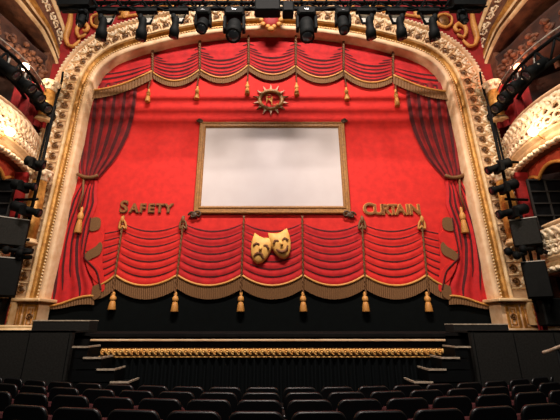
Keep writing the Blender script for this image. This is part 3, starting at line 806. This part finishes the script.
    g.box((a.x+s*xw/2, 8.25, (zz0+zz1)/2), (xw, .04, zz1-zz0)); g.build('back_panel', parent=gf)
    for k in range(4): g = MB(); g.use('grille'); g.box((a.x+s*xw*k/3, 8.2, (zz0+zz1)/2), (.03, .04, zz1-zz0+.04)); g.build('upright_bar', parent=gf)
    for k in range(5): g = MB(); g.use('grille'); g.box((a.x+s*xw/2, 8.195, lerp(zz0, zz1, k/4)), (xw, .04, .03)); g.build('cross_bar', parent=gf)
    # black lighting ladder over the box rail
    tr = thing('box_truss', f'black lighting ladder slung across the {side} box opening above the carved rail', 'truss', (s*6.9, 8, EYE+6))
    tp = [plan[i]+pn[i]*.05 for i in range(len(plan))]
    g = MB(); g.use('black')
    for z in (5.95, 6.5): g.tube([p+Vector((0, 0, EYE+z)) for p in tp], .05, 7)
    g.tube([p-pn[i]*.35+Vector((0, 0, EYE+6.2)) for i, p in enumerate(tp)], .05, 7); g.build('chord', parent=tr)
    for i in range(0, len(tp)-1, 2):
        g = MB(); g.use('black'); u = i//2 % 2
        g.tube([tp[i]+Vector((0, 0, EYE+(5.95 if u else 6.5))), tp[i+2 if i+2 < len(tp) else i+1]+Vector((0, 0, EYE+(6.5 if u else 5.95)))], .03, 6); g.build('lattice', parent=tr)
    g = MB(); g.use('steel')
    g.tube([p+pn[i]*.08+Vector((0, 0, EYE+6.62)) for i, p in enumerate(tp[4:])], .022, 6); g.build('bright_tube', parent=tr)
    # spotlights on the ladder
    for j, i in enumerate((5, 10, 15, 19, 24)):
        p = tp[i]+pn[i]*.12+Vector((0, 0, EYE+5.98)); aim = (Vector((0, 9, EYE+1.5))-p).normalized()
        sp = thing('spotlight', f'black spotlight on the {side} box ladder, number {j+1} counting away from the proscenium'.replace('number 1', 'first').replace('number 2', 'second').replace('number 3', 'third').replace('number 4', 'fourth').replace('number 5', 'fifth'), 'spotlight', p, f'spotlights on the {side} box ladder')
        Q = aim.to_track_quat('Z', 'Y').to_matrix().to_4x4()
        MB().use('black').lathe([(.1, -.3), (.14, -.24), (.14, .08), (.16, .1), (.16, .3)], Matrix.Translation(p) @ Q, 12).build('body', parent=sp)
        MB().use('glass').lathe([(.13, .285), (.1, .31), (.03, .32)], Matrix.Translation(p) @ Q, 12).build('lens', parent=sp)
        MB().use('steel').tube([p+Vector((0, 0, .3)), p+Vector((0, 0, .16)), p+Q.to_3x3() @ Vector((.15, 0, 0))], .02, 6).build('yoke', parent=sp)
    # lit globe lamps; the one off each carved box is added to brighten it
    for j, (lx, ly, yy, en, rd, lb) in enumerate(((25, 67, 8.1, 45, .11, 'high in the box opening above the lighting ladder'), (6, 131, 7.4, 34, .1, 'added in front of the carved box to light it'))):
        p = B(X(lx), ly, yy); 
        if j == 1: p = Vector((s*6.2, 7.3, EYE+4.35))
        la = thing('wall_lamp', f'lit globe lamp on the {side}, {lb}', 'lamp', p)
        MB().use('lamp' if s < 0 or j else 'lampred').blob(p, (rd, rd, rd), None, 12, 8).build('globe', parent=la)
        g = MB(); g.use('brass').tube([p+Vector((s*.06, 0, -.06)), p+Vector((s*.2, .02, -.16)), p+Vector((s*.4, .05, -.1))], .02, 6); g.build('bracket', parent=la)
        point('globe_or_added_lamp', p+Vector((-s*.25, -.05, .08)), en, .12, (1, .72, .5) if s < 0 or j else (1, .45, .3))
    g = MB(); g.use('black').tube(smooth_path([B(X(63), 72, 9.0), B(X(60), 88, 9.0), B(X(48), 125, 8.95), B(X(38), 165, 8.9), B(X(30), 195, 8.85), B(X(20), 245, 8.85)], 6), .03, 6)
    tag(g.build('cable'), f'thin black cable running down the outer edge of the arch on the {side}', 'cable')
    # boom with profile spots
    pb0 = B(X(22), 252, 8.3); pb1 = B(X(35), 106, 8.3)
    bm_ = thing('lighting_boom', f'upright black lighting boom pole on the {side} in front of the column', 'pole', (pb0.x, 8.3, pb0.z))
    g = MB(); g.use('black').tube([(pb0.x, 8.3, pb0.z), (pb0.x, 8.3, pb1.z)], .04, 8); g.build('pole', parent=bm_)
    for k in range(3):
        g = MB(); g.use('black'); z = lerp(pb0.z+.3, pb0.z+2.4, k/2); g.tube([(pb0.x-s*.1, 8.3, z), (pb0.x+s*.5, 8.35, z)], .035, 6); g.build('arm', parent=bm_)
    yv_ = [((56, 171), (33, 162)), ((52, 191), (26, 183)), ((45, 215), (16, 208))] if s > 0 else [((40, 213.5), (12, 205)), ((36, 187), (12, 184)), ((44, 166), (26, 160))]
    for j, (f_, b_) in enumerate(yv_):
        pf = B(X(f_[0]), f_[1], 8.1); pb_ = B(X(b_[0]), b_[1], 8.0); c = (pf+pb_)/2; ax = (pf-pb_); L = ax.length; Q = ax.normalized().to_track_quat('Z', 'Y').to_matrix().to_4x4()
        order = ['topmost', 'middle', 'lowest'][j if s > 0 else 2-j]
        sp = thing('profile_spotlight', f'long black profile spotlight on the {side} boom pole, {order} of three', 'spotlight', c, f'profile spotlights on the {side} boom')
        MB().use('black').lathe([(.09, -L*.5), (.13, -L*.45), (.13, -L*.1), (.085, -L*.06), (.085, L*.36), (.11, L*.38), (.11, L*.5)], Matrix.Translation(c) @ Q, 12).build('barrel', parent=sp)
        MB().use('glass').lathe([(.09, L*.49), (.05, L*.51), (.01, L*.515)], Matrix.Translation(c) @ Q, 10).build('lens', parent=sp)
        g = MB(); g.use('black').box(c+Vector((0, 0, -.05)), (.1, .3, .22)); g.build('yoke', parent=sp)
        g = MB(); g.use('black').tube([c, (pb0.x, 8.3, c.z)], .035, 6); g.build('mounting_arm', parent=sp)
    # loudspeakers
    def speaker(name, lbl, quad, Y, face, yaw, tilt):
        yaw = -s*.6
        ps = [B(px, py, Y) for px, py in quad]; c = sum(ps, Vector())/4; wd = ((ps[1]-ps[0]).length+(ps[2]-ps[3]).length)/2; ht = ((ps[3]-ps[0]).length+(ps[2]-ps[1]).length)/2
        wd *= .82; R = Matrix.Rotation(yaw, 3, 'Z') @ Matrix.Rotation(tilt, 3, 'X')
        t = thing(name, lbl, 'loudspeaker', c)
        g = MB(); g.use('cabinet').box(c+R @ Vector((0, .27, 0)), (wd, .5, ht), R, .02); g.build('cabinet', parent=t)
        g = MB(); g.use(face).box(c+R @ Vector((0, .01, 0)), (wd*.95, .03, ht*.95), R, .01); g.build('grille', parent=t)
        g = MB(); g.use('steel').box(c+R @ Vector((0, .0, ht*.5)), (wd, .03, .02), R); g.build('top_edge', parent=t)
        for q in (-1, 1): g = MB(); g.use('black').tube([c+R @ Vector((q*wd*.3, .3, -ht*.5)), c+R @ Vector((q*wd*.25, .35, -ht*.5-.3))], .035, 6); g.build('bracket', parent=t)
        g = MB(); g.use('black').tube([c+R @ Vector((0, .3, ht*.5)), c+R @ Vector((0, .3, ht*.5+.3))], .035, 6); g.build('bracket', parent=t)
    q1 = [(-3, 218), (30, 218), (25.5, 246), (-6, 245)] if s < 0 else [(508, 219), (536, 217.5), (543, 244), (515, 247)]
    q2 = [(-5, 258), (21, 258), (18, 296), (-8, 296)] if s < 0 else [(523, 261.5), (548, 261.5), (551, 297.5), (525.5, 297.5)]
    speaker('loudspeaker', f'dark grey square loudspeaker hanging on the {side} beside the arch', q1, 8.0, 'panel', 0, math.radians(-6))
    speaker('stacked_loudspeaker', f'tall black loudspeaker on the {side} below the grey square one', q2, 7.95, 'cabinet', 0, 0)
    # stage-side fixture cluster between the two speakers
    cl = B(X(14), 252, 7.9) if s < 0 else B(530, 253, 7.9)
    bc = thing('bracket_cluster', f'black brackets and clamps between the two loudspeakers on the {side}', 'bracket', cl)
    for k in range(4):
        g = MB(); g.use('black'); o_ = Vector((random.uniform(-.4, .4), random.uniform(-.05, .2), random.uniform(-.12, .1)))
        g.tube([cl+o_, cl+o_+Vector((.25, .05, random.uniform(-.1, .1)))], .05, 7); g.blob(cl+o_, (.09, .09, .1)); g.build('clamp', parent=bc)
    # cream jamb and black post beyond the pedestal
    g = MB(); g.use('cream'); a = B(X(14), 302, 8.8); b = B(X(3), 325, 8.8)
    g.box(((a.x+b.x)/2, 8.85, (a.z+b.z)/2), (abs(a.x-b.x), .2, a.z-b.z)); g.use('gilt')
    for k in range(3): g.blob(((a.x+b.x)/2, 8.74, lerp(a.z, b.z, .2+.3*k)), (.07, .03, .08))
    g.build('x'); jo = bpy.data.objects['x']; jo.name = 'trim_5' if s < 0 else 'trim_6'; tag(jo, kind='structure')
    g = MB(); g.use('dred'); c = B(X(.5), 326, 8.6); d_ = B(X(.5), 298, 8.6)
    g.grid(lambda u, v: (c.x+s*(u-.5)*.22, 8.6-.03*math.sin(u*16), lerp(STAGE_Z, d_.z, v)), 16, 3); tag(g.build('door_curtain'), f'narrow red curtain beside the {side} pedestal', 'curtain')
    g = MB(); g.use('cabinet'); c = B(X(-3), 326, 8.2); d_ = B(X(-3), 298, 8.2); g.box((c.x+s*.55, 8.3, (c.z+d_.z)/2), (1.1, .3, d_.z-c.z), bev=.03); tag(g.build('equipment_cabinet'), f'black equipment cabinet on the stage end at the far {side}', 'cabinet')

# ------------------------------------------------------------------ overhead truss and lights
TY = 7.35
zb_, zt_ = B(271, 8.8, TY).z, B(271, -4, TY).z
ot = thing('overhead_truss', 'long black lattice lighting truss hanging across the top of the arch', 'truss', (0, TY, zb_))
for (y, z) in ((TY, zb_), (TY-.18, zt_), (TY+.22, zt_)):
    g = MB(); g.use('black').tube([(-5.75, y, z), (5.75, y, z)], .06, 8); g.build('chord', parent=ot)
nl = 34
for i in range(nl):
    x0, x1 = lerp(-5.7, 5.7, i/nl), lerp(-5.7, 5.7, (i+1)/nl)
    for y in (TY-.18, TY+.22):
        g = MB(); g.use('black').tube([(x0, TY if i % 2 else y, zb_ if i % 2 else zt_), (x1, y if i % 2 else TY, zt_ if i % 2 else zb_)], .024, 6); g.build('lattice', parent=ot)
for sx in (-1, 1):
    g = MB(); g.use('black').tube([(sx*4.5, TY, zt_), (sx*4.5, TY, 18.0)], .03, 6); g.build('hanging_cable', parent=ot)
    g = MB(); g.use('black').box((sx*5.35, TY, (zb_+zt_)/2), (.85, .3, zt_-zb_)); g.build('end_cover', parent=ot)
cbl = MB(); cbl.use('black'); rr_ = random.Random(3)
for k in range(14):
    x = -5.6+k*.82; cbl.tube(smooth_path([Vector((x, TY-.04, zb_+.05)), Vector((x+.25, TY-.06, zb_-.07-rr_.random()*.08)), Vector((x+.5, TY-.04, zb_-.06)), Vector((x+.8, TY-.04, zb_+.05))], 4), .025, 5)
cbl.build('cable_loom', parent=ot)
def moving_head(loc, lbl, k=1.0):
    k *= .88
    t = thing('moving_head_light', lbl, 'stage light', loc, 'moving head lights under the overhead truss'); L = Vector(loc); rnd = random.Random(int(loc[0]*100))
    MB().use('black').box(L+Vector((0, 0, -.14*k)), (.5*k, .34*k, .26*k), bev=.04).build('base', parent=t)
    for q in (-1, 1):
        g = MB(); g.use('black').box(L+Vector((q*.24*k, 0, -.46*k)), (.08*k, .2*k, .44*k), bev=.02); g.build('yoke_arm', parent=t)
    c = L+Vector((0, 0, -.62*k)); R = Matrix.Rotation(math.radians(rnd.uniform(-30, -10)), 4, 'X') @ Matrix.Rotation(math.pi, 4, 'X')
    hd = MB().use('black').lathe([(.1*k, -.3*k), (.18*k, -.26*k), (.2*k, -.05*k), (.17*k, .05*k), (.19*k, .12*k), (.19*k, .36*k)], Matrix.Translation(c) @ R, 14).build('head', parent=t)
    MB().use('glass').lathe([(.16*k, .35*k), (.12*k, .38*k), (.02*k, .39*k)], Matrix.Translation(c) @ R, 12).build('lens', parent=hd)
    for q in (-.1, .0, .1):
        pass
    MB().use('glass').box(L+Vector((0, -.175*k, -.14*k)), (.12*k, .01, .05*k)).build('display', parent=t)
    for q in (-1, 1): MB().use('black').tube([L+Vector((q*.15*k, 0, -.02)), L+Vector((q*.15*k, 0, .12))], .035, 6).build('clamp', parent=t)
def fresnel(loc, lbl, k=1.0, lean=0):
    k *= .88
    t = thing('fresnel_light', lbl, 'stage light', loc, 'fresnel lights under the overhead truss'); L = Vector(loc)
    g = MB(); g.use('black')
    pts = [L+Vector((-.27*k, 0, -.06*k)), L+Vector((.27*k, 0, -.06*k)), L+Vector((.15*k, 0, -.52*k)), L+Vector((-.15*k, 0, -.52*k))]
    g.tube(pts, .045*k, 6, True); g.box(L+Vector((0, 0, -.04*k)), (.64*k, .14, .1*k)); g.build('yoke', parent=t)
    MB().use('steel').plate([L+Vector((-.23*k, .06, -.11*k)), L+Vector((.23*k, .06, -.11*k)), L+Vector((.14*k, .06, -.48*k)), L+Vector((-.14*k, .06, -.48*k))], (0, .02, 0)).build('reflector_plate', parent=t)
    c = L+Vector((lean*.05, -.02, -.66*k)); R = Matrix.Rotation(math.radians(-163), 4, 'X') @ Matrix.Rotation(math.radians(8*lean), 4, 'Y')
    b = MB().use('black').lathe([(.05*k, -.3*k), (.1*k, -.24*k), (.115*k, -.05*k), (.13*k, .1*k), (.16*k, .14*k), (.16*k, .4*k)], Matrix.Translation(c) @ R, 14).build('body', parent=t)
    MB().use('glass').lathe([(.14*k, .39*k), (.1*k, .42*k), (.02*k, .44*k)], Matrix.Translation(c) @ R, 12).build('lens', parent=b)
    MB().use('black').blob(L+Vector((.13*k*(lean or 1), -.06, -.36*k)), (.09*k, .09*k, .15*k)).build('knob', parent=t)
    MB().use('black').tube([L+Vector((0, 0, -.05)), L+Vector((0, 0, .14))], .045, 6).build('clamp', parent=t)
fx = [(84, 'm', .62), (108, 'f', 1.0), (147, 'f', 1.0), (179, 'f', .92), (204, 'm', .92), (235, 'm', 1.2), (306, 'm', 1.15), (342, 'm', .88), (366, 'f', .96), (396, 'f', .96), (428, 'f', 1.0), (461, 'm', .55)]
ords = ['first', 'second', 'third', 'fourth', 'fifth', 'sixth', 'seventh', 'eighth', 'ninth', 'tenth', 'eleventh', 'twelfth']
for i, (px, ty, k) in enumerate(fx):
    p = B(px, 10.5, TY); p.z = zb_-.06; p.y = TY
    if ty == 'm': moving_head(p, f'black moving head light, {ords[i]} from the left under the truss', k)
    else: fresnel(p, f'black fresnel light in a tapered yoke, {ords[i]} from the left under the truss', k, -1 if i < 5 else 1)
p = B(267.5, 8, TY-.1); g = MB(); g.use('black').box((p.x, TY-.1, p.z), (.68, .3, .42), bev=.03); tag(g.build('dimmer_box'), 'square black dimmer box on the middle of the truss above the crest', 'box')
p = B(288, 10, TY-.1); g = MB(); g.use('black').box((p.x, TY-.1, p.z), (.3, .3, .36), bev=.03); tag(g.build('dimmer_box'), 'small black box on the truss right of the square dimmer box', 'box')

# ------------------------------------------------------------------ stalls seats
def make_seat():
    t = thing('theatre_chair', 'x', 'seat')
    R = Matrix.Rotation(math.radians(7), 3, 'X')
    def slab(w_, h_, th, y0, z0, rc, m, nm, ch=.012):
        g = MB(); g.use(m); pts = []
        cs = [(-w_/2+rc*.4, 0, .4), (w_/2-rc*.4, 0, .4)]
        pts += [(-w_/2, rc*.5), (-w_/2+rc*.5, 0), (w_/2-rc*.5, 0), (w_/2, rc*.5)]
        for k in range(6): a = math.pi/2*k/5; pts.append((w_/2-rc+rc*math.cos(a), h_-rc+rc*math.sin(a)))
        for k in range(6): a = math.pi/2+math.pi/2*k/5; pts.append((-w_/2+rc+rc*math.cos(a), h_-rc+rc*math.sin(a)))
        rows = []
        for yy, sh in ((0, ch), (ch, 0), (th-ch, 0), (th, ch)):
            rows.append([R @ Vector((x*(1-2*sh/w_), yy, h_/2+(z-h_/2)*(1-2*sh/h_)))+Vector((0, y0, z0)) for x, z in pts])
        n0 = len(g.v); g.sweep(rows, True, True); n_ = len(pts); g.face([n0+i for i in range(n_)]); g.face([n0+3*n_+i for i in range(n_)])
        return g.build(nm, parent=t, local=True)
    slab(.515, .52, .045, -.03, .36, .09, 'seat', 'seat_back')
    slab(.41, .46, .045, .016, .375, .08, 'seatfab', 'back_cushion', .02)
    g = MB(); g.use('seatfab').box((0, .19, .55), (.44, .1, .4), Matrix.Rotation(math.radians(12), 3, 'X'), .03); g.build('seat_cushion', parent=t, local=True)
    for q in (-1, 1):
        g = MB(); g.use('seat').box((q*.262, .12, .58), (.05, .36, .05), None, .015); g.build('armrest', parent=t, local=True)
        g = MB(); g.use('seat').box((q*.255, .1, .28), (.03, .3, .56), None, .01); g.build('side_frame', parent=t, local=True)
    return t
proto = make_seat(); first = True
rows = [('the row nearest the stage', 6.02), ('the second row from the stage', 5.30), ('the third row from the stage', 4.55), ('the fourth row from the stage', 3.72), ('the row nearest the camera', 3.02)]
words = ['first', 'second', 'third', 'fourth', 'fifth', 'sixth', 'seventh', 'eighth', 'ninth', 'tenth', 'eleventh', 'twelfth', 'thirteenth', 'fourteenth', 'fifteenth', 'sixteenth', 'seventeenth', 'eighteenth', 'nineteenth', 'twentieth', 'twenty-first', 'twenty-second', 'twenty-third']
for rn, (nm, Y) in enumerate(rows):
    lst = []
    for k in range(-12, 13):
        sl = -.14+k*.575; th_ = sl/RC
        x = RC*math.sin(th_); y = Y+RC*(1-math.cos(th_))
        px, py = PX((x, y, fl(Y)+.85))
        if -22 < px < 582: lst.append((x, y, th_))
    for j, (x, y, th_) in enumerate(lst):
        o = proto if first else copy_tree(proto); first = False
        o.location = (x, y, fl(Y)); o.rotation_euler = (0, 0, th_)
        o['label'] = f'black theatre seat, {words[j]} from left in {nm}'; o['group'] = 'stalls seats facing the stage'
